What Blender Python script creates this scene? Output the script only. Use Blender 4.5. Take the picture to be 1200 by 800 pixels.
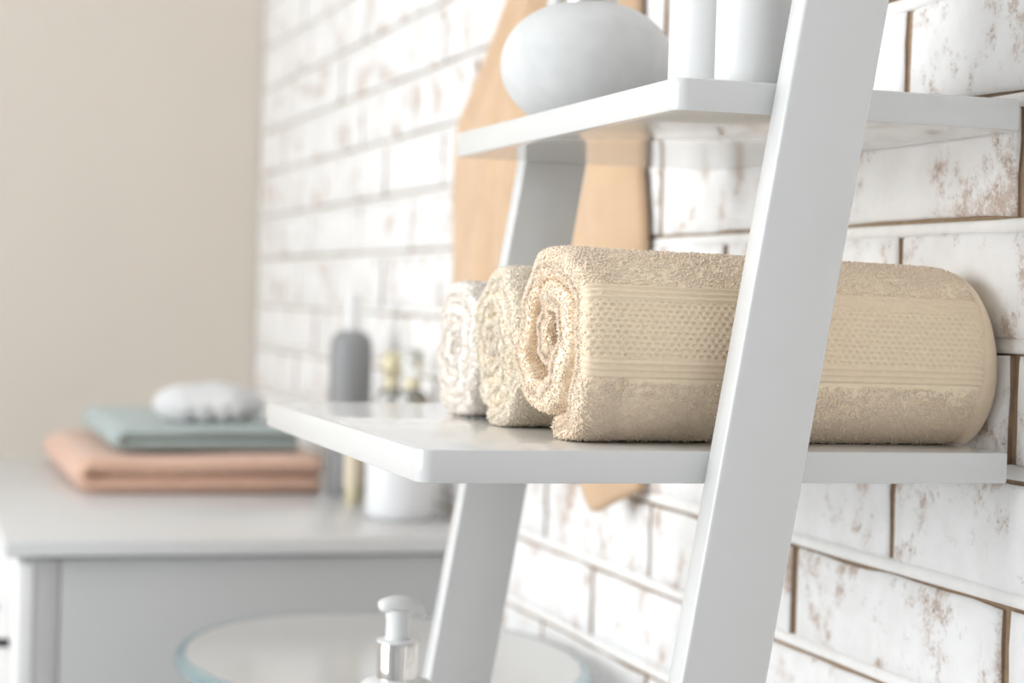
import bpy, bmesh, math, random
import numpy as np
from mathutils import Matrix, Vector

for o in list(bpy.data.objects):
    bpy.data.objects.remove(o)
S = bpy.context.scene
COL = S.collection
random.seed(7)
rng = np.random.default_rng(11)

# ------------------------------------------------------------------ camera
YAW, PITCH, ROLL = 0.30612, -0.02111, 0.02981
CAM = Vector((-0.64017, -1.01926, 0.08088))
Fv = Vector((math.sin(YAW) * math.cos(PITCH), math.cos(YAW) * math.cos(PITCH), math.sin(PITCH)))
Rv = Vector((math.cos(YAW), -math.sin(YAW), 0))
Uv = Rv.cross(Fv)
R2 = Rv * math.cos(ROLL) + Uv * math.sin(ROLL)
U2 = -Rv * math.sin(ROLL) + Uv * math.cos(ROLL)
cd = bpy.data.cameras.new('camera')
cam = bpy.data.objects.new('camera', cd)
COL.objects.link(cam)
m3 = Matrix((R2, U2, -Fv)).transposed()
cam.matrix_world = Matrix.Translation(CAM) @ m3.to_4x4()
cd.sensor_fit = 'HORIZONTAL'
cd.sensor_width = 36.0
cd.lens = 2331.04 / 1200 * 36.0
cd.clip_start = 0.02
cd.dof.use_dof = True
cd.dof.focus_distance = 1.13
cd.dof.aperture_fstop = 6.0
S.camera = cam

# ------------------------------------------------------------------ world, window light, exposure
W = bpy.data.worlds.new('daylight')
S.world = W
W.use_nodes = True
W.node_tree.nodes['Background'].inputs[0].default_value = (0.95, 0.98, 1.0, 1)
W.node_tree.nodes['Background'].inputs[1].default_value = 0.8


def area(name, loc, target, sx, sy, power, col=(1, 1, 1)):
    d = bpy.data.lights.new(name, 'AREA')
    d.shape = 'RECTANGLE'
    d.size, d.size_y, d.energy, d.color = sx, sy, power, col
    o = bpy.data.objects.new(name, d)
    COL.objects.link(o)
    o.location = loc
    o.rotation_euler = (Vector(target) - Vector(loc)).to_track_quat('-Z', 'Y').to_euler()
    return o


ROOM_X0, ROOM_Y0, ROOM_Y1, FLOOR_Z, CEIL_Z = -3.0, -2.9, 2.542, -1.05, 1.55
WIN_Y0, WIN_Y1, WIN_Z0, WIN_Z1 = -0.78, 1.42, -0.45, 1.35
area('window_daylight', (ROOM_X0 - 0.22, (WIN_Y0 + WIN_Y1) / 2, (WIN_Z0 + WIN_Z1) / 2),
     (0, (WIN_Y0 + WIN_Y1) / 2, (WIN_Z0 + WIN_Z1) / 2 - 0.1), 2.2, 1.9, 130, (0.94, 0.975, 1.0))
S.cycles.max_bounces = 14
S.cycles.diffuse_bounces = 8
S.view_settings.view_transform = 'Standard'
S.view_settings.look = 'None'
S.view_settings.gamma = 1.0
S.view_settings.use_curve_mapping = False
S.view_settings.exposure = -0.08


# ------------------------------------------------------------------ materials
def lin(r, g, b):
    f = lambda c: (c / 255 / 12.92) if c / 255 <= 0.04045 else ((c / 255 + 0.055) / 1.055) ** 2.4
    return (f(r), f(g), f(b), 1)


def mat(name, col, rough=0.5, metal=0.0, spec=0.5, coat=0.0, sheen=0.0, trans=0.0, ior=1.45,
        noise=0.0, nscale=40.0, bump=0.0, bscale=200.0, bdist=0.001, sss=0.0):
    m = bpy.data.materials.new(name)
    m.use_nodes = True
    nt = m.node_tree
    b = nt.nodes['Principled BSDF']
    b.inputs['Base Color'].default_value = col
    b.inputs['Roughness'].default_value = rough
    b.inputs['Metallic'].default_value = metal
    b.inputs['Specular IOR Level'].default_value = spec
    b.inputs['Coat Weight'].default_value = coat
    b.inputs['Sheen Weight'].default_value = sheen
    b.inputs['Sheen Roughness'].default_value = 0.5
    b.inputs['Transmission Weight'].default_value = trans
    b.inputs['IOR'].default_value = ior
    tc = nt.nodes.new('ShaderNodeTexCoord')
    if noise > 0:
        n = nt.nodes.new('ShaderNodeTexNoise')
        n.inputs['Scale'].default_value = nscale
        n.inputs['Detail'].default_value = 5
        nt.links.new(tc.outputs['Object'], n.inputs['Vector'])
        r = nt.nodes.new('ShaderNodeMapRange')
        r.inputs['From Min'].default_value = 0.3
        r.inputs['From Max'].default_value = 0.7
        r.inputs['To Min'].default_value = 1 - noise
        r.inputs['To Max'].default_value = 1 + noise * 0.4
        nt.links.new(n.outputs['Fac'], r.inputs['Value'])
        mx = nt.nodes.new('ShaderNodeVectorMath')
        mx.operation = 'SCALE'
        mx.inputs[0].default_value = col[:3]
        nt.links.new(r.outputs[0], mx.inputs['Scale'])
        nt.links.new(mx.outputs[0], b.inputs['Base Color'])
    if bump > 0:
        n2 = nt.nodes.new('ShaderNodeTexNoise')
        n2.inputs['Scale'].default_value = bscale
        n2.inputs['Detail'].default_value = 4
        nt.links.new(tc.outputs['Object'], n2.inputs['Vector'])
        bp = nt.nodes.new('ShaderNodeBump')
        bp.inputs['Strength'].default_value = bump
        bp.inputs['Distance'].default_value = bdist
        nt.links.new(n2.outputs['Fac'], bp.inputs['Height'])
        nt.links.new(bp.outputs[0], b.inputs['Normal'])
    return m


def pile(name, col):
    m = mat(name, col, 0.95, spec=0.05, sheen=0.2, noise=0.05, nscale=420)
    nt = m.node_tree
    b = nt.nodes['Principled BSDF']
    src = b.inputs['Base Color'].links[0].from_socket
    t = nt.nodes.new('ShaderNodeBsdfTranslucent')
    nt.links.new(src, t.inputs['Color'])
    x = nt.nodes.new('ShaderNodeMixShader')
    x.inputs[0].default_value = 0.15
    nt.links.new(b.outputs[0], x.inputs[1])
    nt.links.new(t.outputs[0], x.inputs[2])
    nt.links.new(x.outputs[0], nt.nodes['Material Output'].inputs[0])
    return m


def brick_material():
    m = bpy.data.materials.new('whitewashed_brick')
    m.use_nodes = True
    nt = m.node_tree
    L = nt.links.new
    b = nt.nodes['Principled BSDF']
    b.inputs['Roughness'].default_value = 0.62
    b.inputs['Specular IOR Level'].default_value = 0.3
    tc = nt.nodes.new('ShaderNodeTexCoord')
    oi = nt.nodes.new('ShaderNodeObjectInfo')
    sc = nt.nodes.new('ShaderNodeVectorMath')
    sc.operation = 'MULTIPLY_ADD'
    sc.inputs[0].default_value = (37.1, 91.7, 53.3)
    L(oi.outputs['Random'], sc.inputs[1])
    L(tc.outputs['Object'], sc.inputs[2])
    vec = sc.outputs[0]

    def noise(scale, detail, rough, dist=0.0):
        n = nt.nodes.new('ShaderNodeTexNoise')
        n.inputs['Scale'].default_value = scale
        n.inputs['Detail'].default_value = detail
        n.inputs['Roughness'].default_value = rough
        n.inputs['Distortion'].default_value = dist
        L(vec, n.inputs['Vector'])
        return n.outputs['Fac']

    def rng_(v, a, c, d, e):
        r = nt.nodes.new('ShaderNodeMapRange')
        r.interpolation_type = 'SMOOTHSTEP'
        for k, x in zip(('From Min', 'From Max', 'To Min', 'To Max'), (a, c, d, e)):
            r.inputs[k].default_value = x
        L(v, r.inputs['Value'])
        return r.outputs[0]

    def math_(op, a, c):
        n = nt.nodes.new('ShaderNodeMath')
        n.operation = op
        for i, x in enumerate((a, c)):
            if isinstance(x, (int, float)):
                n.inputs[i].default_value = x
            else:
                L(x, n.inputs[i])
        return n.outputs[0]

    def mix(fac, a, c):
        n = nt.nodes.new('ShaderNodeMix')
        n.data_type = 'RGBA'
        L(fac, n.inputs[0])
        for i, x in ((6, a), (7, c)):
            if isinstance(x, tuple):
                n.inputs[i].default_value = x
            else:
                L(x, n.inputs[i])
        return n.outputs[2]

    big = noise(17, 3, 0.55, 0.4)
    mid = noise(75, 4, 0.65, 0.3)
    fine = noise(430, 4, 0.75)
    # rosy brown worn patches, broken up by the fine grain
    patch = rng_(math_('ADD', math_('MULTIPLY', big, 0.70), math_('MULTIPLY', mid, 0.36)), 0.53, 0.69, 0.0, 1.0)
    grain = rng_(math_('ADD', fine, math_('MULTIPLY', patch, 0.16)), 0.46, 0.64, 0.0, 1.0)
    brown = math_('MULTIPLY', patch, math_('ADD', math_('MULTIPLY', grain, 0.75), 0.10))
    # small dark pits where paint is chipped
    pitarea = rng_(mid, 0.48, 0.64, 0.0, 1.0)
    pits = math_('MULTIPLY', rng_(fine, 0.55, 0.64, 0.0, 1.0), pitarea)
    pits = math_('MULTIPLY', pits, rng_(big, 0.42, 0.60, 0.05, 0.8))
    wash = rng_(noise(38, 3, 0.5), 0.3, 0.75, 0.0, 0.55)
    c0 = mix(wash, lin(237, 236, 235), lin(224, 221, 218))
    c1 = mix(brown, c0, lin(184, 160, 143))
    c2 = mix(pits, c1, lin(128, 112, 98))
    L(c2, b.inputs['Base Color'])
    bp = nt.nodes.new('ShaderNodeBump')
    bp.inputs['Strength'].default_value = 0.45
    bp.inputs['Distance'].default_value = 0.0012
    h = math_('SUBTRACT', math_('MULTIPLY', mid, 0.8), math_('ADD', math_('MULTIPLY', pits, 0.6), math_('MULTIPLY', fine, 0.15)))
    L(h, bp.inputs['Height'])
    L(bp.outputs[0], b.inputs['Normal'])
    return m


M = {}
M['brick'] = brick_material()
M['brick_side'] = mat('bare_brick_edge', lin(150, 122, 98), 0.85, noise=0.25, nscale=120)
M['bed'] = mat('white_painted_mortar', lin(236, 234, 231), 0.7, noise=0.06, nscale=60, bump=0.4, bscale=300)
M['perp'] = mat('brown_mortar', lin(156, 133, 108), 0.9, noise=0.2, nscale=150, bump=0.5, bscale=400)
M['beige'] = mat('beige_plaster', lin(210, 201, 190), 0.8, noise=0.015, nscale=6, bump=0.15, bscale=120)
M['plaster'] = mat('white_plaster', lin(240, 240, 240), 0.85, bump=0.1, bscale=120)
M['taupe'] = mat('taupe_plaster', lin(206, 208, 210), 0.85, bump=0.1, bscale=120)
M['floor'] = mat('pale_floor_tile', lin(196, 197, 198), 0.4, noise=0.05, nscale=8)
M['grout'] = mat('floor_grout', lin(170, 166, 160), 0.8)
M['lacquer'] = mat('white_lacquer', lin(211, 211, 210), 0.14, spec=0.55, coat=0.35, bump=0.03, bscale=350)
M['cabinet'] = mat('cabinet_paint_shaded', lin(182, 182, 182), 0.35, spec=0.5)  # white paint toned down, the side's shade is put into its colour
M['cab_lit_front'] = mat('cabinet_paint_lit', lin(230, 230, 230), 0.3, spec=0.5)  # same white paint, brighter: the light on the fronts is in the colour
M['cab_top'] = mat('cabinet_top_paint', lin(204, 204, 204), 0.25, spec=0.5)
M['cream'] = mat('cream_cotton', lin(253, 236, 208), 0.95, spec=0.1, sheen=0.35, noise=0.04, nscale=300)
M['cream_band'] = mat('cream_woven_band', lin(237, 217, 190), 0.95, spec=0.1, sheen=0.3, noise=0.05, nscale=300)
M['cream_pile'] = pile('cream_terry_pile', lin(255, 239, 219))
M['ivory'] = mat('ivory_cotton', lin(248, 236, 214), 0.95, spec=0.1, sheen=0.35, noise=0.08, nscale=300)
M['ivory_pile'] = pile('ivory_terry_pile', lin(255, 245, 228))
M['pale'] = mat('pale_cotton', lin(249, 243, 234), 0.95, spec=0.1, sheen=0.35)
M['pale_pile'] = pile('pale_terry_pile', lin(255, 248, 240))
M['peach_hang'] = mat('peach_cloth', lin(208, 177, 146), 0.95, spec=0.1, sheen=0.3, noise=0.08, nscale=30, bump=0.5, bscale=500)
M['peach'] = mat('peach_towel', lin(214, 177, 156), 0.95, spec=0.1, sheen=0.3, noise=0.06, nscale=60, bump=0.6, bscale=500, bdist=0.002)
M['teal'] = mat('grey_green_towel', lin(168, 180, 178), 0.95, spec=0.1, sheen=0.3, noise=0.06, nscale=60, bump=0.6, bscale=500, bdist=0.002)
M['white_terry'] = mat('white_terry', lin(252, 252, 252), 0.95, spec=0.1, sheen=0.3, bump=0.8, bscale=350, bdist=0.003)
M['stone'] = mat('pale_concrete', lin(207, 207, 206), 0.75, spec=0.3, noise=0.07, nscale=55, bump=0.25, bscale=420)
M['steel'] = mat('brushed_steel', lin(190, 188, 182), 0.28, metal=1.0)
M['chrome'] = mat('polished_chrome', lin(225, 222, 218), 0.08, metal=1.0)
M['white_plastic'] = mat('white_plastic', lin(224, 224, 223), 0.28, spec=0.5)
M['white_ceramic'] = mat('white_ceramic', lin(224, 225, 226), 0.18, spec=0.5)
M['grey_plastic'] = mat('grey_bottle', lin(142, 142, 143), 0.4, spec=0.4)
M['beige_plastic'] = mat('beige_tube', lin(214, 200, 176), 0.4)
M['dark'] = mat('dark_metal', lin(60, 58, 56), 0.35, metal=0.7)
M['gold'] = mat('pale_gold', lin(208, 198, 168), 0.35, metal=0.3)
M['liquid'] = mat('olive_perfume', lin(206, 196, 160), 0.1, trans=0.6, ior=1.33)
M['glass'] = mat('clear_glass', (0.97, 0.985, 0.985, 1), 0.02, trans=1.0, ior=1.47)
M['teal_glass'] = mat('teal_edge_glass', lin(196, 220, 226), 0.06, trans=0.8, ior=1.5)
M['disc_glass'] = mat('frosted_table_glass', lin(200, 200, 198), 0.16, trans=0.05, ior=1.5)


def pane_material():
    m = bpy.data.materials.new('window_pane_glass')
    m.use_nodes = True
    nt = m.node_tree
    nt.nodes.clear()
    o = nt.nodes.new('ShaderNodeOutputMaterial')
    t = nt.nodes.new('ShaderNodeBsdfTransparent')
    g = nt.nodes.new('ShaderNodeBsdfGlossy')
    g.inputs['Roughness'].default_value = 0.02
    x = nt.nodes.new('ShaderNodeMixShader')
    x.inputs[0].default_value = 0.06
    nt.links.new(t.outputs[0], x.inputs[1])
    nt.links.new(g.outputs[0], x.inputs[2])
    nt.links.new(x.outputs[0], o.inputs[0])
    return m


M['pane'] = pane_material()


# ------------------------------------------------------------------ helpers
def tag(o, label, cat, group=None):
    o['label'] = label
    o['category'] = cat
    if group:
        o['group'] = group
    return o


def empty(name, loc, label, cat, group=None):
    o = bpy.data.objects.new(name, None)
    COL.objects.link(o)
    o.location = loc
    o.empty_display_size = 0.02
    return tag(o, label, cat, group)


def link(name, me, parent=None, loc=(0, 0, 0)):
    o = bpy.data.objects.new(name, me)
    COL.objects.link(o)
    o.location = loc
    if parent is not None:
        o.parent = parent
    return o


def mesh(name, V, Fc, mats, smooth=True, mi=None):
    me = bpy.data.meshes.new(name)
    me.from_pydata([tuple(v) for v in V], [], [tuple(f) for f in Fc])
    for mm in (mats if isinstance(mats, (list, tuple)) else [mats]):
        me.materials.append(mm)
    if smooth:
        me.polygons.foreach_set('use_smooth', [True] * len(me.polygons))
    if mi is not None:
        me.polygons.foreach_set('material_index', mi)
    me.update()
    return me


def fast_mesh(name, V, Q, mats, smooth=True):
    """V (n,3) float array, Q (m,k) int array of same-size faces"""
    me = bpy.data.meshes.new(name)
    n, k = Q.shape
    me.vertices.add(len(V))
    me.vertices.foreach_set('co', np.asarray(V, np.float32).ravel())
    me.loops.add(n * k)
    me.loops.foreach_set('vertex_index', Q.astype(np.int32).ravel())
    me.polygons.add(n)
    me.polygons.foreach_set('loop_start', np.arange(0, n * k, k, dtype=np.int32))
    me.polygons.foreach_set('loop_total', np.full(n, k, dtype=np.int32))
    me.polygons.foreach_set('use_smooth', np.full(n, smooth))
    for mm in (mats if isinstance(mats, (list, tuple)) else [mats]):
        me.materials.append(mm)
    me.update(calc_edges=True)
    me.validate()
    return me


def box(name, x0, x1, y0, y1, z0, z1, m, parent=None, bev=0.0, seg=2, loc=(0, 0, 0)):
    bm = bmesh.new()
    bmesh.ops.create_cube(bm, size=1)
    for v in bm.verts:
        v.co = Vector(((x0 + x1) / 2 + v.co.x * (x1 - x0), (y0 + y1) / 2 + v.co.y * (y1 - y0), (z0 + z1) / 2 + v.co.z * (z1 - z0)))
    if bev > 0:
        bmesh.ops.bevel(bm, geom=bm.edges[:], offset=bev, segments=seg, profile=0.5, affect='EDGES')
    me = bpy.data.meshes.new(name)
    bm.to_mesh(me)
    bm.free()
    me.materials.append(m)
    if bev > 0:
        smooth_by_angle(me)
    return link(name, me, parent, loc)


def smooth_by_angle(me, ang=math.radians(40)):
    me.polygons.foreach_set('use_smooth', [True] * len(me.polygons))
    me.set_sharp_from_angle(angle=ang)


def lathe(name, prof, m, parent=None, seg=48, loc=(0, 0, 0), ang=40):
    """profile of (r, z), bottom to top; r=0 closes"""
    V, Fc = [], []
    rings = []
    for r, z in prof:
        if r < 1e-6:
            rings.append([len(V)])
            V.append((0, 0, z))
        else:
            rings.append(list(range(len(V), len(V) + seg)))
            for k in range(seg):
                a = 2 * math.pi * k / seg
                V.append((r * math.cos(a), r * math.sin(a), z))
    for A, B in zip(rings, rings[1:]):
        for k in range(seg):
            k2 = (k + 1) % seg
            if len(A) == 1 and len(B) > 1:
                Fc.append((A[0], B[k2], B[k]))
            elif len(B) == 1 and len(A) > 1:
                Fc.append((A[k], A[k2], B[0]))
            elif len(A) > 1:
                Fc.append((A[k], A[k2], B[k2], B[k]))
    me = mesh(name, V, Fc, m)
    me.set_sharp_from_angle(angle=math.radians(ang))
    return link(name, me, parent, loc)


def tube(name, pts, radii, m, parent=None, seg=12, loc=(0, 0, 0), flat=1.0):
    pts = [Vector(p) for p in pts]
    V, Fc = [], []
    n = len(pts)
    up = Vector((0, 0, 1))
    for i, p in enumerate(pts):
        t = (pts[min(i + 1, n - 1)] - pts[max(i - 1, 0)]).normalized()
        a = t.cross(up)
        if a.length < 1e-3:
            a = t.cross(Vector((1, 0, 0)))
        a.normalize()
        b = a.cross(t).normalized()
        for k in range(seg):
            w = 2 * math.pi * k / seg
            V.append(p + a * math.cos(w) * radii[i] + b * math.sin(w) * radii[i] * flat)
    for i in range(n - 1):
        for k in range(seg):
            k2 = (k + 1) % seg
            Fc.append((i * seg + k, i * seg + k2, (i + 1) * seg + k2, (i + 1) * seg + k))
    Fc.append(tuple(range(seg))[::-1])
    Fc.append(tuple((n - 1) * seg + k for k in range(seg)))
    me = mesh(name, V, Fc, m)
    me.set_sharp_from_angle(angle=math.radians(50))
    return link(name, me, parent, loc)


def structure(o):
    o['kind'] = 'structure'
    return o


# ------------------------------------------------------------------ room shell
T = 0.15
floor = structure(box('floor', ROOM_X0, 0.012, ROOM_Y0, ROOM_Y1, FLOOR_Z - 0.1, FLOOR_Z - 0.004, M['grout']))
structure(box('ceiling', ROOM_X0 - T, T, ROOM_Y0 - T, ROOM_Y1 + T, CEIL_Z, CEIL_Z + 0.1, M['plaster']))
structure(box('wall_back', ROOM_X0, T, ROOM_Y1, ROOM_Y1 + T, FLOOR_Z - 0.1, CEIL_Z, M['beige']))
structure(box('wall_front', ROOM_X0, T, ROOM_Y0 - T, ROOM_Y0, FLOOR_Z - 0.1, CEIL_Z, M['taupe']))
# left wall with the window opening
bmL = bmesh.new()


def addbox(bm, x0, x1, y0, y1, z0, z1):
    r = bmesh.ops.create_cube(bm, size=1)
    for v in r['verts']:
        v.co = Vector(((x0 + x1) / 2 + v.co.x * (x1 - x0), (y0 + y1) / 2 + v.co.y * (y1 - y0), (z0 + z1) / 2 + v.co.z * (z1 - z0)))


xa, xb = ROOM_X0 - T, ROOM_X0
addbox(bmL, xa, xb, ROOM_Y0, WIN_Y0, FLOOR_Z - 0.1, CEIL_Z)
addbox(bmL, xa, xb, WIN_Y1, ROOM_Y1, FLOOR_Z - 0.1, CEIL_Z)
addbox(bmL, xa, xb, WIN_Y0, WIN_Y1, FLOOR_Z - 0.1, WIN_Z0)
addbox(bmL, xa, xb, WIN_Y0, WIN_Y1, WIN_Z1, CEIL_Z)
meL = bpy.data.meshes.new('wall_left')
bmL.to_mesh(meL)
bmL.free()
meL.materials.append(M['plaster'])
structure(link('wall_left', meL))
# window: frame, mullions, panes
win = bpy.data.objects.new('window_1', None)
COL.objects.link(win)
win.location = (ROOM_X0 - 0.08, (WIN_Y0 + WIN_Y1) / 2, WIN_Z0)
structure(win)
hw, hh = (WIN_Y1 - WIN_Y0) / 2, WIN_Z1 - WIN_Z0
box('window_frame', -0.03, 0.03, -hw, hw, 0, 0.05, M['white_plastic'], win, 0.004)
box('window_frame', -0.03, 0.03, -hw, hw, hh - 0.05, hh, M['white_plastic'], win, 0.004)
for yy in (-hw, -hw / 3 - 0.025, hw / 3 - 0.025, hw - 0.05):
    box('mullion', -0.025, 0.025, yy, yy + 0.05, 0.05, hh - 0.05, M['white_plastic'], win, 0.004)
for k in range(3):
    ya = (-hw + 0.05, -hw / 3 + 0.025, hw / 3 + 0.025)[k]
    yb_ = (-hw / 3 - 0.025, hw / 3 - 0.025, hw - 0.05)[k]
    box('pane', -0.003, 0.003, ya, yb_, 0.05, hh - 0.05, M['pane'], win)
# floor tiles (each a piece of its own)
TS = 0.6
ft = bpy.data.meshes.new('floor_tile')
bm = bmesh.new()
addbox(bm, 0, TS - 0.004, 0, TS - 0.004, -0.004, 0.0)
bmesh.ops.bevel(bm, geom=bm.edges[:], offset=0.001, segments=1, affect='EDGES')
bm.to_mesh(ft)
bm.free()
ft.materials.append(M['floor'])
for i in range(5):
    for j in range(9):
        x, y = ROOM_X0 + i * TS, ROOM_Y0 + j * TS
        link('floor_tile', ft, floor, (x, y, FLOOR_Z))

# ------------------------------------------------------------------ brick wall
wall = structure(box('wall_right', 0.0045, T, ROOM_Y0, ROOM_Y1, FLOOR_Z - 0.1, CEIL_Z, M['perp']))
CO, ZB, BL, YB = 0.075, -0.0146, 0.28779, 0.0174
JH, JV = 0.0100, 0.0105


def brick_variant(seed, length):
    """front face towards -x (local x=0 is the nominal face), centred in y and z"""
    rg = np.random.default_rng(seed)
    hy, hz = length / 2 - JV / 2, CO / 2 - JH / 2
    ny, nz = 8, 3
    # perimeter points
    per = []
    for i in range(ny):
        per.append((-hy + 2 * hy * i / ny, -hz))
    for i in range(nz):
        per.append((hy, -hz + 2 * hz * i / nz))
    for i in range(ny):
        per.append((hy - 2 * hy * i / ny, hz))
    for i in range(nz):
        per.append((-hy, hz - 2 * hz * i / nz))
    n = len(per)
    V = []
    jit = rg.normal(0, 0.0006, (n, 2))
    for (a, c), j in zip(per, jit):
        V.append((0.012, a + j[0], c + j[1]))
    for (a, c), j in zip(per, jit):
        V.append((0.0026 + rg.normal(0, 0.0003), a + j[0], c + j[1]))
    for (a, c), j in zip(per, jit):
        ca = max(-hy + 0.0028, min(hy - 0.0028, a + j[0]))
        cc = max(-hz + 0.0028, min(hz - 0.0028, c + j[1]))
        V.append((rg.normal(0.0002, 0.00025), ca, cc))
    for (a, c) in per:
        V.append((rg.normal(0.0, 0.0003), a * 0.86, c * 0.6))
    cen = len(V)
    V.append((0.0, 0, 0))
    Fc, mi = [], []
    for ring in range(3):
        for k in range(n):
            k2 = (k + 1) % n
            Fc.append((ring * n + k, ring * n + k2, (ring + 1) * n + k2, (ring + 1) * n + k))
            mi.append(1 if ring == 0 else 0)
    Fc2 = [Fc_ for Fc_ in Fc]
    # inner: two long rows joined across
    inner = [3 * n + k for k in range(n)]
    bot = inner[0:ny + 1]
    top = [inner[(ny + nz + ny - i) % n] for i in range(ny + 1)]
    right = inner[ny:ny + nz + 1]
    left = [inner[(2 * ny + 2 * nz - i) % n] for i in range(nz + 1)]
    for i in range(1, ny - 1):
        Fc2.append((bot[i], bot[i + 1], top[i + 1], top[i]))
        mi.append(0)
    Fc2.append(tuple([bot[0], bot[1], top[1]] + left[::-1][:nz]))
    mi.append(0)
    Fc2.append(tuple([bot[ny - 1]] + right + [top[ny - 1]]))
    mi.append(0)
    V.pop()
    Fc2 = [f[::-1] for f in Fc2]
    return mesh('brick', V, Fc2, [M['brick'], M['brick_side']], True, mi)


VAR = [brick_variant(100 + i, BL) for i in range(8)]
bed_pts = []
rest = []
y_lo, y_hi = ROOM_Y0 + 0.002, ROOM_Y1 - 0.001
k_lo = int((ZB - CEIL_Z) / CO)
k_hi = int((ZB - FLOOR_Z) / CO) + 1
for k in range(k_lo, k_hi + 1):          # course k lies between z = ZB-k*CO and ZB-(k-1)*CO
    zt, zb_ = ZB - (k - 1) * CO, ZB - k * CO
    zc = (zt + zb_) / 2
    if zt > CEIL_Z + 0.001 or zb_ < FLOOR_Z - 0.001:
        continue
    phase = 0.5 if k % 2 else 0.0
    j0 = int((y_lo - YB) / BL) - 2
    for j in range(j0, j0 + 40):
        ya = YB + (j + phase) * BL
        yb2 = ya + BL
        if yb2 < y_lo + 0.02 or ya > y_hi - 0.02:
            continue
        near = -0.75 < ya and -6 <= k <= 7
        a, c = max(ya, y_lo), min(yb2, y_hi)
        cut = (c - a) < BL - 1e-4
        prx = random.uniform(-0.0012, 0.0010)
        if near:
            if cut:
                me = brick_variant(500 + k * 40 + j, c - a)
            else:
                me = VAR[random.randrange(8)]
            o = link('brick', me, wall, (prx, (a + c) / 2, zc))
            if not cut and random.random() < 0.5:
                o.rotation_euler = (math.pi, 0, 0)
        else:
            rest.append((a, c, zb_, zt, prx))
# bricks beyond the view, joined
bm = bmesh.new()
for a, c, z0, z1, prx in rest:
    addbox(bm, prx, 0.012, a + JV / 2, c - JV / 2, z0 + JH / 2, z1 - JH / 2)
me = bpy.data.meshes.new('brickwork')
bm.to_mesh(me)
bm.free()
me.materials.append(M['brick'])
o = link('brickwork', me, wall)
o['kind'] = 'stuff'
# white painted bed joints, one strip per course
ys = np.linspace(y_lo, y_hi, 60)
for k in range(k_lo - 1, k_hi + 1):
    z = ZB - k * CO
    if not (FLOOR_Z + 0.01 < z < CEIL_Z - 0.01):
        continue
    V, Fc = [], []
    # the smeared bed is flush with one brick and leaves a bare groove against the other
    flip = 1 if z > 0.08 else -1
    for i, y in enumerate(ys):
        d = rng.normal(0, 0.0003)
        g_ = 0.0022 + rng.normal(0, 0.0004)
        ring = [(0.006, -JH / 2 - 0.0008), (0.0012 + d, -JH / 2 - 0.0008), (0.0009 + d, 0.0), (0.0012 + d, JH / 2 - g_ - 0.0008), (0.0024 + d, JH / 2 - g_), (0.006, JH / 2 - g_)]
        V += [(a_, y, z + flip * b_) for a_, b_ in ring]
        if i:
            for q in range(5):
                b0 = (i - 1) * 6 + q
                f = (b0, b0 + 1, b0 + 7, b0 + 6)
                Fc.append(f if flip > 0 else f[::-1])
    link('bed_joint', mesh('bed_joint', V, Fc, M['bed']), wall)

# ------------------------------------------------------------------ ladder shelf
TH, Y1 = 0.0183, 0.4468
XL, XU, ZU, XR = -0.3679, -0.2274, 0.2061, -0.0125
RT = 0.0195


def xr(z):
    return -0.2015 + 0.162 * z


lad = empty('ladder_shelf', (-0.2, Y1 / 2, FLOOR_Z),
            'white lacquered ladder shelf leaning against the brick wall with rolled towels on it', 'shelf')
LO = Vector((-0.2, Y1 / 2, FLOOR_Z))


def rail(y0, y1):
    bm = bmesh.new()
    z0, z1 = FLOOR_Z, 0.90
    vs = []
    for y in (y0, y1):
        for (x, z) in ((xr(z0), z0), (xr(z0) + 0.0515, z0), (xr(z1) + 0.0515, z1), (xr(z1), z1)):
            vs.append(bm.verts.new(Vector((x, y, z)) - LO))
    bm.faces.new(vs[0:4])
    bm.faces.new(vs[4:8][::-1])
    for i in range(4):
        j = (i + 1) % 4
        bm.faces.new((vs[j], vs[i], vs[4 + i], vs[4 + j]))
    bmesh.ops.recalc_face_normals(bm, faces=bm.faces[:])
    bmesh.ops.bevel(bm, geom=bm.edges[:], offset=0.0022, segments=3, profile=0.5, affect='EDGES')
    me = bpy.data.meshes.new('rail')
    bm.to_mesh(me)
    bm.free()
    me.materials.append(M['lacquer'])
    smooth_by_angle(me)
    link('rail', me, lad)


def shelf_board(xf, ztop):
    bm = bmesh.new()
    addbox(bm, xf - LO.x, XR - LO.x, 0.0002 - LO.y, Y1 - 0.0002 - LO.y, ztop - TH - LO.z, ztop - LO.z)
    vert = [e for e in bm.edges if abs(e.verts[0].co.z - e.verts[1].co.z) > 0.01 and e.verts[0].co.x < (xf + 0.01 - LO.x)]
    bmesh.ops.bevel(bm, geom=vert, offset=0.009, segments=7, profile=0.5, affect='EDGES')
    hor = [e for e in bm.edges if abs(e.verts[0].co.z - e.verts[1].co.z) < 1e-5]
    bmesh.ops.bevel(bm, geom=hor, offset=0.0014, segments=2, profile=0.5, affect='EDGES')
    me = bpy.data.meshes.new('shelf_board')
    bm.to_mesh(me)
    bm.free()
    me.materials.append(M['lacquer'])
    smooth_by_angle(me, math.radians(35))
    link('shelf_board', me, lad)


rail(-RT, 0.0)
rail(Y1, Y1 + RT)
Z3 = -0.305
shelf_board(XU, ZU)
shelf_board(XL, 0.0)
shelf_board(-0.50, Z3)
shelf_board(-0.58, -0.66)


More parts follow.
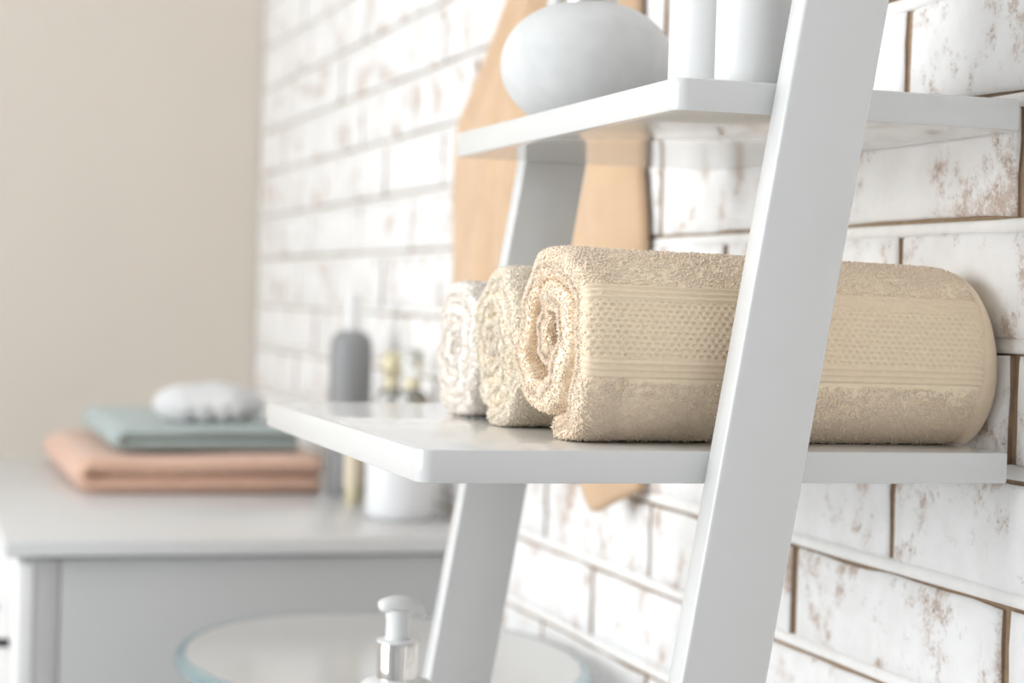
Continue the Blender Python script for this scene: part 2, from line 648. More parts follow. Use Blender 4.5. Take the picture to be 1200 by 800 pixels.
# ------------------------------------------------------------------ terry towels, rolled
def tufts(name, P, N, mats, length, rad, parent, tilt=0.8, curl=0.6, seed=0, jitter=0.35):
    """short bent yarn loops, three-sided, growing from points P along normals N"""
    rg = np.random.default_rng(seed)
    n = len(P)
    L = length * (1 + jitter * rg.normal(0, 1, n)).clip(0.35, 2.0)
    A = np.cross(N, rg.normal(0, 1, (n, 3)))
    A /= np.linalg.norm(A, axis=1, keepdims=True) + 1e-9
    B = np.cross(N, A)
    th = rg.normal(0, tilt, n)[:, None]
    d1 = N + A * th * 0.6
    d1 /= np.linalg.norm(d1, axis=1, keepdims=True)
    d2 = N * (1 - curl) + A * (th + np.sign(th) * curl)
    d2 /= np.linalg.norm(d2, axis=1, keepdims=True) + 1e-9
    p0 = P - N * L[:, None] * 0.15
    p1 = p0 + d1 * L[:, None] * 0.65
    p2 = p1 + d2 * L[:, None] * 0.55
    R = rad * (1 + 0.2 * rg.normal(0, 1, n)).clip(0.5, 1.5)
    V = np.zeros((n, 9, 3))
    for ring, (pc, sc) in enumerate(((p0, 0.8), (p1, 1.0))):
        for k in range(4):
            w = math.pi * k / 2
            V[:, ring * 4 + k] = pc + (A * math.cos(w) + B * math.sin(w)) * (R * sc)[:, None]
    V[:, 8] = p2
    tri = []
    for k in range(4):
        k2 = (k + 1) % 4
        tri += [(k, k2, 4 + k2), (k, 4 + k2, 4 + k), (4 + k, 4 + k2, 8)]
    tri = np.array(tri)
    Q = (np.arange(n)[:, None, None] * 9 + tri[None]).reshape(-1, 3)
    me = fast_mesh(name, V.reshape(-1, 3), Q, mats, True)
    o = link(name, me, parent)
    o['kind'] = 'stuff'
    return o


def vnoise(x, y, seed):
    """smooth lumpy noise from a few sines"""
    rg = np.random.default_rng(seed)
    o = np.zeros_like(x)
    for _ in range(7):
        a, b, ph = rg.uniform(0.3, 1.3), rg.uniform(-1, 1), rg.uniform(0, 6.28)
        o = o + np.sin(x * a + y * b * 1.3 + ph) * rg.uniform(0.4, 1)
    return o / 4.0


def make_roll(label, x0, x1, yc, ry, rz, turns, tk, mat_c, mat_p, seed, phi_end_deg, dens, band=None,
              tele=0.006, core=0.007, round_r=0.03, lumpy=0.35, taper=0.0):
    root = empty('rolled_towel', (x0, yc, 0.0), label, 'towel', 'rolled towels on the shelf')
    nphi = int(turns * 72)
    phi_end = math.radians(phi_end_deg)
    phi = phi_end - 2 * math.pi * turns * (1 - np.linspace(0, 1, nphi))
    R = 1.0
    kthick = tk / min(ry, rz)
    pitch = (R - kthick * 0.5 - core / min(ry, rz)) / turns
    rc = R - kthick * 0.5 - pitch * (phi_end - phi) / (2 * math.pi)
    half = 0.46 * min(pitch, kthick * 1.2)
    rg = np.random.default_rng(seed)
    lump = 0.035 * np.sin(phi * 2.3 + seed) * np.linspace(1, 0.35, nphi) + 0.02 * np.sin(phi * 5.1 + 2 * seed) * np.linspace(1, 0.3, nphi)
    rc = rc + lump * lumpy
    nedge = 8
    Lx = x1 - x0
    nx = 70
    tx = np.linspace(0, 1, nx)
    tx = 0.5 - 0.5 * np.cos(np.pi * tx)

    def cross(rad, ph):
        y = -rad * np.sin(ph) * ry
        z = rz + rad * np.cos(ph) * rz
        # flatten against the shelf
        fl = 0.13 * rz
        z = np.where(z < fl, fl - (fl - z) * 0.25 - 0.0, z)
        z = z - fl * 0.72
        z = np.maximum(z, 0.0008)
        return y, z

    frac = np.linspace(0, 1, nphi)                 # 0 core, 1 outside
    # left edge of cloth: inner turns stick out, outermost set back
    xe = tele * (1.0 - 0.9 * np.exp(-((frac - 0.52) / 0.42) ** 2)) + 0.0016 * np.sin(phi * 3.1 + seed) + 0.001 * np.sin(phi * 7.7)
    # closed section: outside from core to end, then inside back
    secs_r = np.concatenate([rc + half, (rc - half)[::-1]])
    secs_p = np.concatenate([phi, phi[::-1]])
    secs_f = np.concatenate([frac, frac[::-1]])
    secs_xe = np.concatenate([xe, xe[::-1]])
    sgn = np.concatenate([np.ones(nphi), -np.ones(nphi)])
    mid_r = np.concatenate([rc, rc[::-1]])
    ns = len(secs_r)
    V = np.zeros((nx, ns, 3))
    for i, t in enumerate(tx):
        xl = secs_xe + t * (Lx - secs_xe)
        dl, dr = (xl - secs_xe), (Lx - xl)
        e = 0.0032
        edge = np.sqrt(np.clip(1 - (1 - np.clip(dl / e, 0, 1)) ** 2, 0.02, 1)) * np.sqrt(np.clip(1 - (1 - np.clip(dr / e, 0, 1)) ** 2, 0.02, 1))
        rad = mid_r + (secs_r - mid_r) * edge
        q = np.clip(1 - dr / round_r, 0, 1)
        sc_ = 1 - 0.34 * (1 - np.sqrt(1 - np.clip(q, 0, 0.995) ** 2))
        rad = rad * sc_
        rad = rad * (1 - taper * t)
        ql = np.clip(1 - dl / 0.012, 0, 1)
        rad = rad * (1 - 0.05 * ql ** 2)
        rad = rad + 0.012 * vnoise(xl * 45, secs_p * 1.5, seed + 3) * np.clip(secs_f * 1.4 - 0.4, 0, 1)
        y, z = cross(rad, secs_p)
        low = rz * (1 - sc_ * (1 - taper * t)) * 0.8      # the narrower end still rests on the shelf
        z = np.maximum(z - low, 0.0008 + 0.0 * z)
        V[i, :, 0], V[i, :, 1], V[i, :, 2] = xl, y, z
    idx = np.arange(nx * ns).reshape(nx, ns)
    a, b = idx[:-1], idx[1:]
    Q = np.stack([a, np.roll(a, -1, 1), np.roll(b, -1, 1), b], -1).reshape(-1, 4)
    # end walls (cloth edges): join outside and inside points
    capL, capR = [], []
    for i in range(nphi - 1):
        j, j1 = ns - 1 - i, ns - 2 - i
        capL.append((idx[0, i], idx[0, j], idx[0, j1], idx[0, i + 1]))
        capR.append((idx[-1, i], idx[-1, i + 1], idx[-1, j1], idx[-1, j]))
    Q = np.concatenate([Q, np.array(capL), np.array(capR)])
    me = fast_mesh('rolled_cloth', V.reshape(-1, 3), Q, mat_c)
    bm = bmesh.new()
    bm.from_mesh(me)
    bmesh.ops.recalc_face_normals(bm, faces=bm.faces[:])
    bm.to_mesh(me)
    bm.free()
    link('rolled_cloth', me, root)
    # ---- pile
    out = V[:, :nphi]

    def sample(grid, n, wmask, rs):
        """random points on a (nx,np,3) grid; wmask (nx-1,np-1)"""
        A_, B_, C_, D_ = grid[:-1, :-1], grid[1:, :-1], grid[1:, 1:], grid[:-1, 1:]
        cr = np.cross(C_ - A_, D_ - B_)
        ar = np.linalg.norm(cr, axis=2) * 0.5
        w = (ar * wmask).ravel()
        f = rs.choice(len(w), n, p=w / w.sum())
        u, v = rs.random(n)[:, None], rs.random(n)[:, None]
        g = lambda X: X.reshape(-1, 3)[f]
        P = g(A_) * (1 - u) * (1 - v) + g(B_) * u * (1 - v) + g(C_) * u * v + g(D_) * (1 - u) * v
        Nn = g(cr)
        Nn /= np.linalg.norm(Nn, axis=1, keepdims=True) + 1e-12
        return P, Nn, f, w.sum()

    rs = np.random.default_rng(seed + 50)
    pm = (phi[:-1] + phi[1:]) / 2
    outer = pm > phi_end - 2 * math.pi
    wm = np.zeros((nx - 1, nphi - 1))
    wm[:, outer] = 1.0
    if band:
        inb = outer & (pm > band[0] - 0.02) & (pm < band[1] + 0.02)
        wm[:, inb] = 0.0
    wm[tx[:-1] > 0.928, :] = 0.0
    # bottom contact is hidden
    ph_mod = np.mod(pm, 2 * math.pi)
    wm[:, (ph_mod > 2.75) & (ph_mod < 4.4)] *= 0.15
    wm[:, (ph_mod > 3.9) & (ph_mod < 5.2)] *= 0.35
    A_ = np.linalg.norm(np.cross(out[1:, 1:] - out[:-1, :-1], out[:-1, 1:] - out[1:, :-1]), axis=2) * 0.5
    n1 = int((A_ * wm).sum() * dens)
    P, Nn, f, _ = sample(out, n1, wm, rs)
    # orient outward
    cen = np.stack([P[:, 0], np.zeros(n1), np.full(n1, rz * 0.9)], 1)
    s = np.sign(np.sum((P - cen) * Nn, 1))[:, None]
    Nn = Nn * np.where(s == 0, 1, s)
    PP, NN = [P], [Nn]
    tufts('terry_pile', P, Nn, mat_p, 0.00105, 0.00068, root, 0.7, 0.45, seed)
    # fuzzy cloth edges at the visible end plus the cloth just inside
    xe2 = V[0, :nphi]
    xe3 = V[0, nphi:][::-1]
    n2 = int(5200 * turns * dens / 420000)
    t = rs.random(n2) * (nphi - 1.01)
    i0 = t.astype(int)
    fr = (t - i0)[:, None]
    pa = xe2[i0] * (1 - fr) + xe2[i0 + 1] * fr
    pb = xe3[i0] * (1 - fr) + xe3[i0 + 1] * fr
    mu = rs.random(n2)[:, None]
    P2 = pa * (1 - mu) + pb * mu
    rad_dir = (pa - pb)
    rad_dir /= np.linalg.norm(rad_dir, axis=1, keepdims=True) + 1e-9
    N2 = np.array([-1.0, 0, 0]) + rad_dir * (mu - 0.5) * 2.4 + rs.normal(0, 0.25, (n2, 3))
    N2 /= np.linalg.norm(N2, axis=1, keepdims=True)
    P2 = P2 + np.array([0.001, 0, 0])
    tufts('edge_fuzz', P2, N2, mat_p, 0.0026, 0.00036, root, 0.8, 0.5, seed + 1)
    # pile on the turns behind the edge (first few millimetres)
    ins = V[:, nphi:][:, ::-1]
    wm2 = np.zeros((nx - 1, nphi - 1))
    wm2[:14, :] = 1.0
    n3 = int(3600 * turns * dens / 420000)
    for grid, sg in ((out, 1), (ins, -1)):
        P3, N3, f3, _ = sample(grid, n3, wm2, rs)
        cen = np.stack([P3[:, 0], np.zeros(n3), np.full(n3, rz * 0.9)], 1)
        s = np.sign(np.sum((P3 - cen) * N3, 1))[:, None]
        N3 = N3 * np.where(s == 0, 1, s) * sg
        tufts('inner_pile', P3, N3, mat_p, 0.0013, 0.00055, root, 0.9, 0.6, seed + 2 + sg)
    # ---- woven band on the outside
    if band:
        nb_p, nb_x = 150, 620
        fx = np.linspace(0.0035, 0.9385, nb_x)
        pb_ = np.linspace(band[0], band[1], nb_p)
        # interpolate outer surface on (tx, phi)
        ii = np.interp(fx, tx, np.arange(nx))
        jj = np.interp(pb_, phi, np.arange(nphi))
        i0 = np.clip(ii.astype(int), 0, nx - 2)
        j0 = np.clip(jj.astype(int), 0, nphi - 2)
        fi, fj = (ii - i0)[:, None, None], (jj - j0)[None, :, None]
        G = (out[i0][:, j0] * (1 - fi) * (1 - fj) + out[i0 + 1][:, j0] * fi * (1 - fj)
             + out[i0 + 1][:, j0 + 1] * fi * fj + out[i0][:, j0 + 1] * (1 - fi) * fj)
        du = np.gradient(G, axis=0)
        dv = np.gradient(G, axis=1)
        Nn = np.cross(du, dv)
        Nn /= np.linalg.norm(Nn, axis=2, keepdims=True) + 1e-12
        if np.mean(Nn[:, :, 1]) > 0:
            Nn = -Nn
        X = G[:, :, 0]
        arc = np.cumsum(np.linalg.norm(dv, axis=2), axis=1)
        tot = arc[:, -1].mean()
        v = arc / arc[:, -1:]
        h = np.full(X.shape, 0.0009)
        # honeycomb dashes between the ribbed borders
        pw, phh = 0.0046, 0.0031
        rowi = np.floor(arc / phh)
        xs = X / pw + 0.5 * (rowi % 2)
        dx = (xs - np.floor(xs) - 0.5) / 0.34
        dy = (arc / phh - rowi - 0.5) / 0.30
        pit = np.clip(1.25 - (np.abs(dx) ** 2.4 + np.abs(dy) ** 2.4), 0, 1)
        hc = (v > 0.20) & (v < 0.80)
        h = np.where(hc, 0.0010 - 0.0007 * pit, h)
        for c_, w_ in ((0.035, 0.022), (0.10, 0.016), (0.165, 0.016), (0.835, 0.016), (0.90, 0.016), (0.965, 0.022)):
            h = h + 0.0009 * np.exp(-((v - c_) / w_) ** 2)
        h = h * np.clip(v * 40, 0, 1) * np.clip((1 - v) * 40, 0, 1)
        G = G + Nn * h[:, :, None]
        id2 = np.arange(nb_x * nb_p).reshape(nb_x, nb_p)
        Qb = np.stack([id2[:-1, :-1], id2[1:, :-1], id2[1:, 1:], id2[:-1, 1:]], -1).reshape(-1, 4)
        mb = fast_mesh('woven_band', G.reshape(-1, 3), Qb, M['cream_band'])
        ob = link('woven_band', mb, root)
        ob['label'] = 'flat honeycomb woven band with ribbed borders'
    # ---- turned hem along the far edge of the outer layer
    k0 = int(np.searchsorted(phi, phi_end - 2 * math.pi + 0.05))
    fxh = np.linspace(0.938, 0.9985, 14)
    ii = np.interp(fxh, tx, np.arange(nx))
    i0 = np.clip(ii.astype(int), 0, nx - 2)
    fi = (ii - i0)[:, None, None]
    G = out[i0][:, k0:nphi] * (1 - fi) + out[i0 + 1][:, k0:nphi] * fi
    Nn = np.cross(np.gradient(G, axis=0), np.gradient(G, axis=1))
    Nn /= np.linalg.norm(Nn, axis=2, keepdims=True) + 1e-12
    cdir = G - np.array([0, 0, rz])
    cdir[:, :, 0] = 0
    Nn *= np.where(np.sum(Nn * cdir, 2, keepdims=True) < 0, -1, 1)
    tt = np.linspace(0, 1, 14)[:, None, None]
    G = G + Nn * 0.0017 * np.sqrt(np.clip(1 - (2 * tt - 1) ** 4, 0, 1))
    G[:, :, 2] = np.maximum(G[:, :, 2], 0.0006)
    id3 = np.arange(G.shape[0] * G.shape[1]).reshape(G.shape[:2])
    Qh = np.stack([id3[:-1, :-1], id3[1:, :-1], id3[1:, 1:], id3[:-1, 1:]], -1).reshape(-1, 4)
    link('hem', fast_mesh('hem', G.reshape(-1, 3), Qh, M['cream_band'] if band else mat_c), root)
    return root


PI = math.pi
make_roll('cream terry towel rolled up, with a wide honeycomb woven band along its side',
          -0.279, -0.0030, 0.0755, 0.0675, 0.0655, 2.05, 0.0215, M['cream'], M['cream_pile'], 5, 183, 560000,
          band=(math.radians(56), math.radians(110)), tele=0.016, core=0.0165, round_r=0.024, lumpy=0.6, taper=0.045)
make_roll('cream towel rolled tightly, squeezed between the banded towel and the palest one',
          -0.271, -0.0105, 0.1940, 0.0520, 0.0580, 3.3, 0.0140, M['ivory'], M['ivory_pile'], 8, 200, 420000, core=0.003, tele=0.005)
make_roll('palest ivory towel roll, at the end of the row away from the banded towel',
          -0.2665, -0.0105, 0.3040, 0.0560, 0.0535, 2.9, 0.0150, M['pale'], M['pale_pile'], 12, 215, 260000, core=0.004, tele=0.005)

# ------------------------------------------------------------------ things on the upper shelf
v = empty('stone_dispenser', (-0.163, 0.33, ZU), 'round grey concrete soap dispenser with metal collar on the upper shelf', 'dispenser')
prof = []
a_, b_, zc_ = 0.0625, 0.0455, 0.0435
for i in range(33):
    t = -PI / 2 + PI * i / 32
    r_, z_ = a_ * abs(math.cos(t)) ** 0.86, zc_ + b_ * math.sin(t)
    if z_ < 0:
        continue
    prof.append((max(r_, 0.0), z_))
prof = [(0, 0.0)] + [(prof[0][0] * 0.97, 0.0)] + prof
prof = [q for q in prof if not (q[0] < 0.018 and q[1] > 0.05)] + [(0.018, 0.0875), (0, 0.0875)]
lathe('body', prof, M['stone'], v, 64, ang=60)
lathe('collar', [(0, 0.0862), (0.021, 0.0862), (0.021, 0.098), (0.0195, 0.1), (0, 0.1)], M['steel'], v, 40)
lathe('pump_neck', [(0, 0.1), (0.012, 0.1), (0.012, 0.11), (0.006, 0.112), (0.006, 0.14), (0, 0.14)], M['steel'], v, 24)
tube('pump_spout', [(0.006, 0, 0.142), (-0.01, 0, 0.143), (-0.03, 0, 0.142), (-0.045, 0, 0.138), (-0.05, 0, 0.132)], [0.006, 0.007, 0.0055, 0.0045, 0.004], M['steel'], v)


def white_bottle(loc, r, h, label):
    e = empty('white_bottle', loc, label, 'bottle', 'white bottles on the upper shelf')
    lathe('body', [(0, 0), (r * 0.95, 0), (r, 0.002), (r, h * 0.8), (r * 0.97, h * 0.83), (r * 0.6, h * 0.88), (r * 0.55, h * 0.9), (0, h * 0.9)], M['white_plastic'], e, 56)
    lathe('cap', [(0, h * 0.9), (r * 0.62, h * 0.9), (r * 0.62, h * 0.99), (r * 0.58, h), (0, h)], M['white_plastic'], e, 40)
    return e


white_bottle((-0.1630, 0.042, ZU), 0.0225, 0.17, 'plain white cylindrical bottle next to the leaning rail, farther from the grey dispenser')
white_bottle((-0.1715, 0.096, ZU), 0.0215, 0.165, 'plain white cylindrical bottle standing between grey dispenser and another white bottle')

# ------------------------------------------------------------------ pump bottle on the low shelf
d = empty('lotion_bottle', (-0.299, 0.30, Z3), 'white lotion bottle with shiny chrome collar and white pump head', 'bottle')
lathe('body', [(0, 0), (0.0245, 0), (0.0265, 0.002), (0.0265, 0.112), (0.0255, 0.1185), (0.022, 0.1225), (0.0155, 0.124), (0, 0.124)], M['white_plastic'], d, 56, ang=60)
lathe('collar', [(0, 0.124), (0.0138, 0.124), (0.0138, 0.148), (0.0132, 0.149), (0, 0.149)], M['chrome'], d, 48)
lathe('collar_ring', [(0, 0.149), (0.0144, 0.149), (0.0144, 0.1505), (0, 0.1515)], M['white_plastic'], d, 48)
lathe('pump_stem', [(0, 0.150), (0.0086, 0.150), (0.0082, 0.163), (0.0092, 0.171), (0, 0.171)], M['white_plastic'], d, 32, ang=60)
tube('pump_head', [(-0.0140, 0.0, 0.1735), (-0.0132, 0, 0.1737), (-0.011, 0, 0.1740), (-0.006, 0, 0.1742), (0.0, 0, 0.1742), (0.006, 0, 0.1738), (0.011, 0, 0.1726), (0.0145, 0, 0.1702), (0.0160, 0, 0.1668), (0.0162, 0, 0.1650)],
     [0.0026, 0.0048, 0.0066, 0.0082, 0.0090, 0.0084, 0.0072, 0.0058, 0.0044, 0.0036], M['white_plastic'], d, 20, flat=0.72)

# ------------------------------------------------------------------ round glass table
g = empty('glass_table', (-0.205, 0.722, FLOOR_Z), 'oval glass-topped table with a teal glass edge between ladder shelf and cabinet', 'table')
gz = -0.243 - FLOOR_Z
r_ = 0.183
lathe('glass_top', [(0, gz - 0.012), (r_ - 0.010, gz - 0.012), (r_ - 0.010, gz - 0.0002), (0, gz - 0.0002)], M['disc_glass'], g, 96)
lathe('glass_edge', [(r_ - 0.0099, gz - 0.013), (r_ - 0.004, gz - 0.013), (r_ - 0.0008, gz - 0.010), (r_, gz - 0.0065), (r_ - 0.0008, gz - 0.003), (r_ - 0.004, gz), (r_ - 0.0099, gz), (r_ - 0.0099, gz - 0.013)], M['teal_glass'], g, 96, ang=60)
lathe('stem', [(0, 0.02), (0.022, 0.02), (0.018, 0.06), (0.018, gz - 0.05), (0.07, gz - 0.0125), (0, gz - 0.0125)], M['white_plastic'], g, 40, ang=50)
lathe('base', [(0, 0), (0.13, 0), (0.13, 0.012), (0.10, 0.02), (0, 0.021)], M['white_plastic'], g, 56)

for c_ in g.children:
    if c_.name.startswith('glass'):
        c_.scale = (1.0, 1.35, 1.0)

# ------------------------------------------------------------------ cabinet
CZ = -0.178
CX0, CX1, CY0, CY1 = -0.492, -0.006, 1.062, 2.025
cb = empty('vanity_cabinet', (-0.25, 1.53, FLOOR_Z), 'low white cabinet with framed side panel against the brick wall', 'cabinet')
o_ = Vector((-0.25, 1.53, FLOOR_Z))


def cbx(name, x0, x1, y0, y1, z0, z1, m, bev=0.002, parent=cb):
    return box(name, x0 - o_.x, x1 - o_.x, y0 - o_.y, y1 - o_.y, z0 - o_.z, z1 - o_.z, m, parent, bev)


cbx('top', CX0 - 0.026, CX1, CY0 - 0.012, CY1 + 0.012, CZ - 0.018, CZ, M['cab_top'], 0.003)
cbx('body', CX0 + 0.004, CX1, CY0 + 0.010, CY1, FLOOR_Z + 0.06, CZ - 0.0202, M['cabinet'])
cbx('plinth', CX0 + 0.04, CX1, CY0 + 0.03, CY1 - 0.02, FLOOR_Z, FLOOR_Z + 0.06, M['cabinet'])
# framed side facing the shelf
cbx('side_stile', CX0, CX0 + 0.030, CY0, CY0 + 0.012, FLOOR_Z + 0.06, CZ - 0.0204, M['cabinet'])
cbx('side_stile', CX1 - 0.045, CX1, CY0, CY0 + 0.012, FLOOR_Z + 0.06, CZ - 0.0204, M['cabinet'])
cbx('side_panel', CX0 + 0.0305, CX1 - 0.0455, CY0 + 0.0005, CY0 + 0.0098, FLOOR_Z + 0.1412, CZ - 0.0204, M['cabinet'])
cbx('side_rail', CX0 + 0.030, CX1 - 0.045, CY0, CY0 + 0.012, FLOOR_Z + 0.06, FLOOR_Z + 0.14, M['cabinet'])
for i in range(4):
    ya = CY0 - 0.002 + i * 0.242
    yb2 = ya + 0.238
    # drawer above, door below
    dr = cbx('drawer', CX0 - 0.012, CX0 + 0.004, ya, yb2, CZ - 0.21, CZ - 0.026, M['cab_lit_front'])
    dd = cbx('door', CX0 - 0.012, CX0 + 0.004, ya, yb2, FLOOR_Z + 0.07, CZ - 0.216, M['cab_lit_front'])
    for pr, zz, yk in ((dr, CZ - 0.127, (ya + yb2) / 2), (dd, CZ - 0.32, yb2 - 0.04 if i % 2 == 0 else ya + 0.04)):
        kn = lathe('knob', [(0, 0), (0.005, 0), (0.005, 0.012), (0.011, 0.016), (0.012, 0.022), (0.008, 0.026), (0, 0.027)], M['dark'], pr, 24)
        kn.rotation_euler = (0, -PI / 2, 0)
        kn.location = (CX0 - 0.012 - o_.x, yk - o_.y, zz - o_.z)


# ------------------------------------------------------------------ folded towels on the cabinet
def folded(name, label, x0, x1, y0, y1, z0, layers, tk, m, seed, bulge=0.35):
    """cloth folded in layers; the U-turns are at the -x side, layers visible on the -y face"""
    e = empty(name, ((x0 + x1) / 2, (y0 + y1) / 2, z0), label, 'towel', 'folded towels on the cabinet')
    # centre line in x-z: start right of bottom layer -> left -> up -> right ...
    pts = []
    L = x1 - x0
    pit = tk * 1.04
    for k in range(layers):
        zk = tk / 2 + k * pit
        xs = np.linspace(L / 2 - 0.004, -L / 2 + tk, 40)
        if k % 2:
            xs = xs[::-1]
            xs = xs if True else xs
        for x in xs:
            pts.append((x, zk))
        if k < layers - 1:
            sgn = -1 if k % 2 == 0 else 1
            xe_ = -L / 2 + tk if sgn < 0 else L / 2 - 0.004
            for q in range(1, 10):
                a = PI * q / 10
                pts.append((xe_ + sgn * math.sin(a) * pit * 0.62, zk + pit / 2 - math.cos(a) * pit / 2))
    pts = np.array(pts)
    tg = np.gradient(pts, axis=0)
    tg /= np.linalg.norm(tg, axis=1, keepdims=True)
    nm = np.stack([-tg[:, 1], tg[:, 0]], 1)
    ny = 40
    yy = np.linspace(-(y1 - y0) / 2, (y1 - y0) / 2, ny)
    n = len(pts)
    V = np.zeros((ny, 2 * n, 3))
    rg = np.random.default_rng(seed)
    for i, y in enumerate(yy):
        dn = min(y - yy[0], yy[-1] - y)
        ed = math.sqrt(max(0.03, 1 - (1 - min(dn / (tk * 0.5), 1)) ** 2))
        wob = 0.0015 * vnoise(pts[:, 0] * 25 + seed, np.full(n, y * 20), seed)
        sg = wob + (pts[:, 1] / (layers * pit)) * 0.002 * np.sin(pts[:, 0] * 22 + y * 8 + seed)
        for s_, off in ((0, 1), (1, -1)):
            q = pts + nm * (off * tk / 2 * ed)
            q = q[::off] if off < 0 else q
            w = sg[::-1] if off < 0 else sg
            V[i, s_ * n:(s_ + 1) * n, 0] = q[:, 0]
            V[i, s_ * n:(s_ + 1) * n, 1] = y + 0.004 * np.sin(q[:, 1] / tk * 2.1 + seed)
            V[i, s_ * n:(s_ + 1) * n, 2] = np.maximum(q[:, 1] + w, 0.0)
    ns = 2 * n
    idx = np.arange(ny * ns).reshape(ny, ns)
    a, b = idx[:-1], idx[1:]
    Q = np.stack([a, np.roll(a, -1, 1), np.roll(b, -1, 1), b], -1).reshape(-1, 4)
    cap = []
    for r0 in (0, ny - 1):
        for i in range(n - 1):
            cap.append((idx[r0, i], idx[r0, i + 1], idx[r0, ns - 2 - i], idx[r0, ns - 1 - i]))
    Q = np.concatenate([Q, np.array(cap)])
    me = fast_mesh('folded_cloth', V.reshape(-1, 3), Q, m)
    bm = bmesh.new()
    bm.from_mesh(me)
    bmesh.ops.recalc_face_normals(bm, faces=bm.faces[:])
    bm.to_mesh(me)
    bm.free()
    link('folded_cloth', me, e)
    return e


folded('folded_towel', 'peach towel folded flat at the bottom of the stack on the cabinet', -0.408, -0.094, 1.495, 1.99, CZ, 2, 0.0232, M['peach'], 1)
folded('folded_towel', 'grey-green towel folded flat between the peach towel and white washcloth', -0.358, -0.115, 1.545, 1.97, CZ + 0.0495, 2, 0.0168, M['teal'], 2)


def washcloth():
    e = empty('rolled_washcloth', (-0.226, 1.620, CZ + 0.0865), 'fluffy white washcloth bunched up on top of the grey-green towel', 'towel')
    nu, nv = 120, 60
    V = np.zeros((nv, nu, 3))
    u = np.linspace(0, 2 * PI, nu, endpoint=False)
    for i in range(nv):
        t = -PI / 2 + PI * i / (nv - 1)
        ct, st = abs(math.cos(t)) ** 0.8, math.sin(t)
        x = 0.070 * ct * np.sign(np.cos(u)) * np.abs(np.cos(u)) ** 0.8
        y = 0.060 * ct * np.sign(np.sin(u)) * np.abs(np.sin(u)) ** 0.8
        z = np.full(nu, 0.0240 * st)
        # tucked folds: deep creases running into the near side
        cr = np.zeros(nu)
        for cx_, w_ in ((-0.030, 0.0045), (-0.004, 0.005), (0.016, 0.004), (0.043, 0.005)):
            cr += np.exp(-((x + 0.25 * z - cx_) / w_) ** 2) * np.clip(-y / 0.05, 0, 1) * np.clip(1 - (z + 0.016) / 0.022, 0, 1)
        y = y + cr * 0.011
        z = z * (1 + 0.05 * np.sin(x * 90) + 0.05 * np.sin(y * 80 + x * 30))
        V[i] = np.stack([x, y, np.maximum(z + 0.0212, 0.0012)], 1)
    idx = np.arange(nv * nu).reshape(nv, nu)
    a, b = idx[:-1], idx[1:]
    Q = np.stack([a, np.roll(a, -1, 1), np.roll(b, -1, 1), b], -1).reshape(-1, 4)
    link('bunched_cloth', fast_mesh('bunched_cloth', V.reshape(-1, 3), Q, M['white_terry']), e)
    rs = np.random.default_rng(3)
    N_ = 9000
    ii = rs.integers(int(nv * 0.2), nv - 1, N_)
    jj = rs.integers(0, nu, N_)
    P = V[ii, jj] + rs.normal(0, 0.0008, (N_, 3))
    P[:, 2] = np.maximum(P[:, 2], 0.003)
    Nn = (P - np.array([0, 0, 0.018])) / np.array([0.07, 0.06, 0.0275]) ** 2
    Nn[:, 2] = np.maximum(Nn[:, 2], -0.1)
    Nn /= np.linalg.norm(Nn, axis=1, keepdims=True)
    tufts('terry_pile', P, Nn, M['white_terry'], 0.0030, 0.0008, e, 0.8, 0.5, 9)


washcloth()

# ------------------------------------------------------------------ toiletries on the cabinet
e = empty('grey_bottle', (-0.062, 1.500, CZ), 'tall dark grey pump bottle with white cap on the cabinet', 'bottle')
lathe('body', [(0, 0), (0.0255, 0), (0.0275, 0.003), (0.0275, 0.188), (0.0262, 0.199), (0.0215, 0.208), (0.012, 0.2125), (0, 0.213)], M['grey_plastic'], e, 48, ang=60)
lathe('cap', [(0, 0.2125), (0.0085, 0.2125), (0.0085, 0.258), (0.0075, 0.260), (0, 0.260)], M['white_plastic'], e, 32)

e = empty('beige_tube', (-0.0805, 1.385, CZ), 'slim beige cosmetic tube between grey bottle and white jar', 'tube')
lathe('cap', [(0, 0), (0.0105, 0), (0.011, 0.002), (0.011, 0.022), (0, 0.022)], M['gold'], e, 32)
lathe('body', [(0, 0.022), (0.0125, 0.0221), (0.0125, 0.085), (0.0122, 0.092), (0, 0.094)], M['beige_plastic'], e, 32)

e = empty('white_jar', (-0.0615, 1.225, CZ), 'wide white ceramic jar on the cabinet beside the slim beige tube', 'jar')
lathe('body', [(0, 0), (0.036, 0), (0.040, 0.003), (0.0415, 0.012), (0.0415, 0.062), (0, 0.062)], M['white_ceramic'], e, 56, ang=60)
lathe('lid', [(0, 0.0622), (0.0425, 0.0622), (0.0425, 0.070), (0.040, 0.0735), (0, 0.0745)], M['white_ceramic'], e, 56)


def perfume(loc, label, s, liquid):
    e = empty('perfume_bottle', loc, label, 'bottle', 'glass perfume bottles')
    w, h = 0.018 * s, 0.118 * s
    lathe('glass_body', [(0, 0), (w, 0), (w * 1.04, 0.003), (w * 1.04, h * 0.85), (w * 0.8, h * 0.95), (w * 0.4, h), (0, h)], M['glass'], e, 40, ang=60)
    if liquid:
        lathe('liquid', [(0, 0.006), (w * 0.86, 0.006), (w * 0.86, h * 0.82), (0, h * 0.82)], M['liquid'], e, 32)
    lathe('collar', [(0, h + 0.0002), (w * 0.45, h + 0.0002), (w * 0.45, h + 0.010 * s), (0, h + 0.010 * s)], M['gold'], e, 28)
    lathe('stopper', [(0, h + 0.0104 * s), (w * 0.4, h + 0.0104 * s), (w * 0.62, h + 0.018 * s), (w * 0.66, h + 0.027 * s), (w * 0.45, h + 0.036 * s), (0, h + 0.039 * s)], M['gold' if liquid else 'glass'], e, 28, ang=60)
    return e


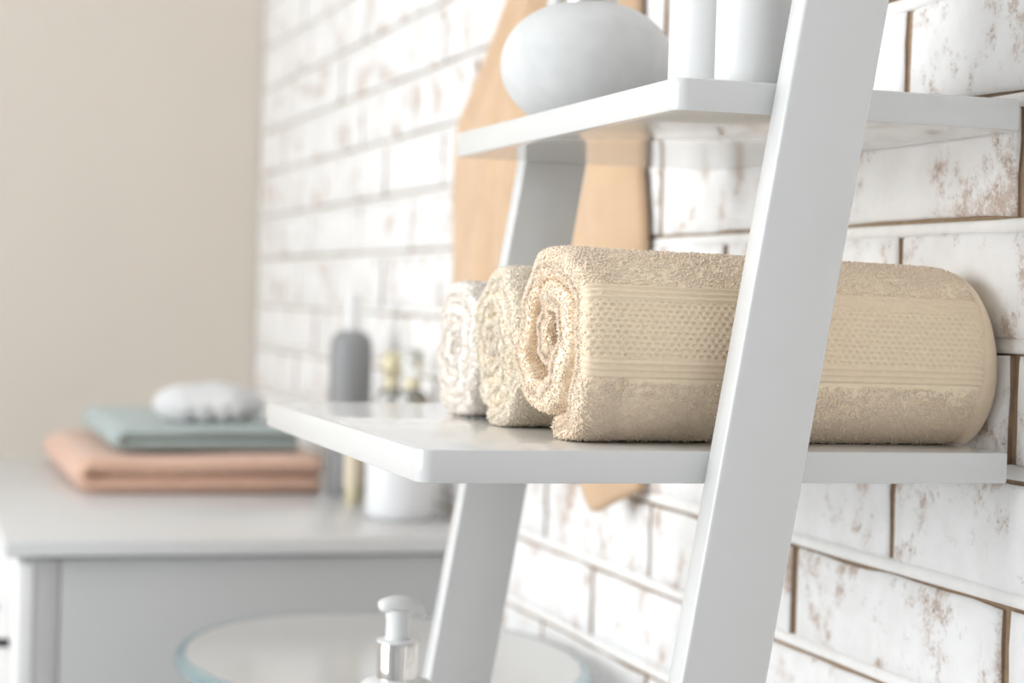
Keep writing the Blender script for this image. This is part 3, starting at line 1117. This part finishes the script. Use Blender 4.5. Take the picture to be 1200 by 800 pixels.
perfume((-0.033, 1.395, CZ), 'small perfume bottle with olive-tinted liquid and gold stopper behind white jar', 1.22, True)
perfume((-0.030, 1.305, CZ), 'clear empty glass bottle with glass stopper beside the perfume', 1.25, False)


# ------------------------------------------------------------------ peach towel hanging on the brick wall
def hanging():
    e = empty('hanging_towel', (-0.03, 0.80, 0.5), 'peach towel hanging in folds from a hook on the brick wall', 'towel')
    zs = np.array([0.60, 0.56, 0.50, 0.385, 0.27, 0.18, 0.11, 0.0, -0.055])
    yr = np.array([0.730, 0.71, 0.68, 0.645, 0.628, 0.615, 0.602, 0.600, 0.600])
    yl = np.array([0.755, 0.78, 0.82, 0.915, 1.105, 1.12, 1.125, 1.115, 1.11])
    nh, nw = 90, 90
    V = np.zeros((nh, nw, 3))
    for i in range(nh):
        z = 0.60 - (0.60 + 0.055) * i / (nh - 1)
        a = np.interp(-z, -zs, yr)
        b = np.interp(-z, -zs, yl)
        t = np.linspace(0, 1, nw)
        amp = 0.017 * min(1, (0.62 - z) / 0.25)
        fold = amp * (0.9 * np.sin(t * 2 * PI * 2.5 + 0.5) + 0.45 * np.sin(t * 2 * PI * 4.3 + z * 3))
        drop = 0.062 * np.clip(1 - np.abs(t - 0.075) / 0.13, 0, 1) - 0.02 * np.sin(t * 7)
        y = a + (b - a) * t
        x = -0.030 - fold - 0.012 * np.sin(t * PI) * min(1, (0.62 - z) / 0.2)
        env = np.clip(t * 7, 0, 1) ** 0.7
        x = -0.0055 + (x + 0.0055) * env
        x = np.minimum(x, -0.0055)
        V[i, :, 0] = x
        V[i, :, 1] = y + 0.006 * np.sin(z * 30 + t * 8)
        V[i, :, 2] = z - drop * (i / (nh - 1)) ** 2
    V -= np.array([-0.03, 0.80, 0.5])
    idx = np.arange(nh * nw).reshape(nh, nw)
    Q = np.stack([idx[:-1, :-1], idx[1:, :-1], idx[1:, 1:], idx[:-1, 1:]], -1).reshape(-1, 4)
    me = fast_mesh('draped_cloth', V.reshape(-1, 3), Q, M['peach_hang'])
    o = link('draped_cloth', me, e)
    s = o.modifiers.new('thickness', 'SOLIDIFY')
    s.thickness = 0.004
    s.offset = 0
    hk = empty('wall_hook', (-0.001, 0.75, 0.585), 'small metal hook on the brick wall holding the peach towel', 'hook')
    pl = lathe('plate', [(0, 0), (0.016, 0), (0.016, 0.003), (0, 0.004)], M['steel'], hk, 28)
    pl.rotation_euler = (0, -PI / 2, 0)
    tube('prong', [(0, 0, 0), (-0.03, 0, -0.004), (-0.05, 0, 0.0), (-0.058, 0, 0.018)], [0.004, 0.004, 0.004, 0.005], M['steel'], hk)


hanging()
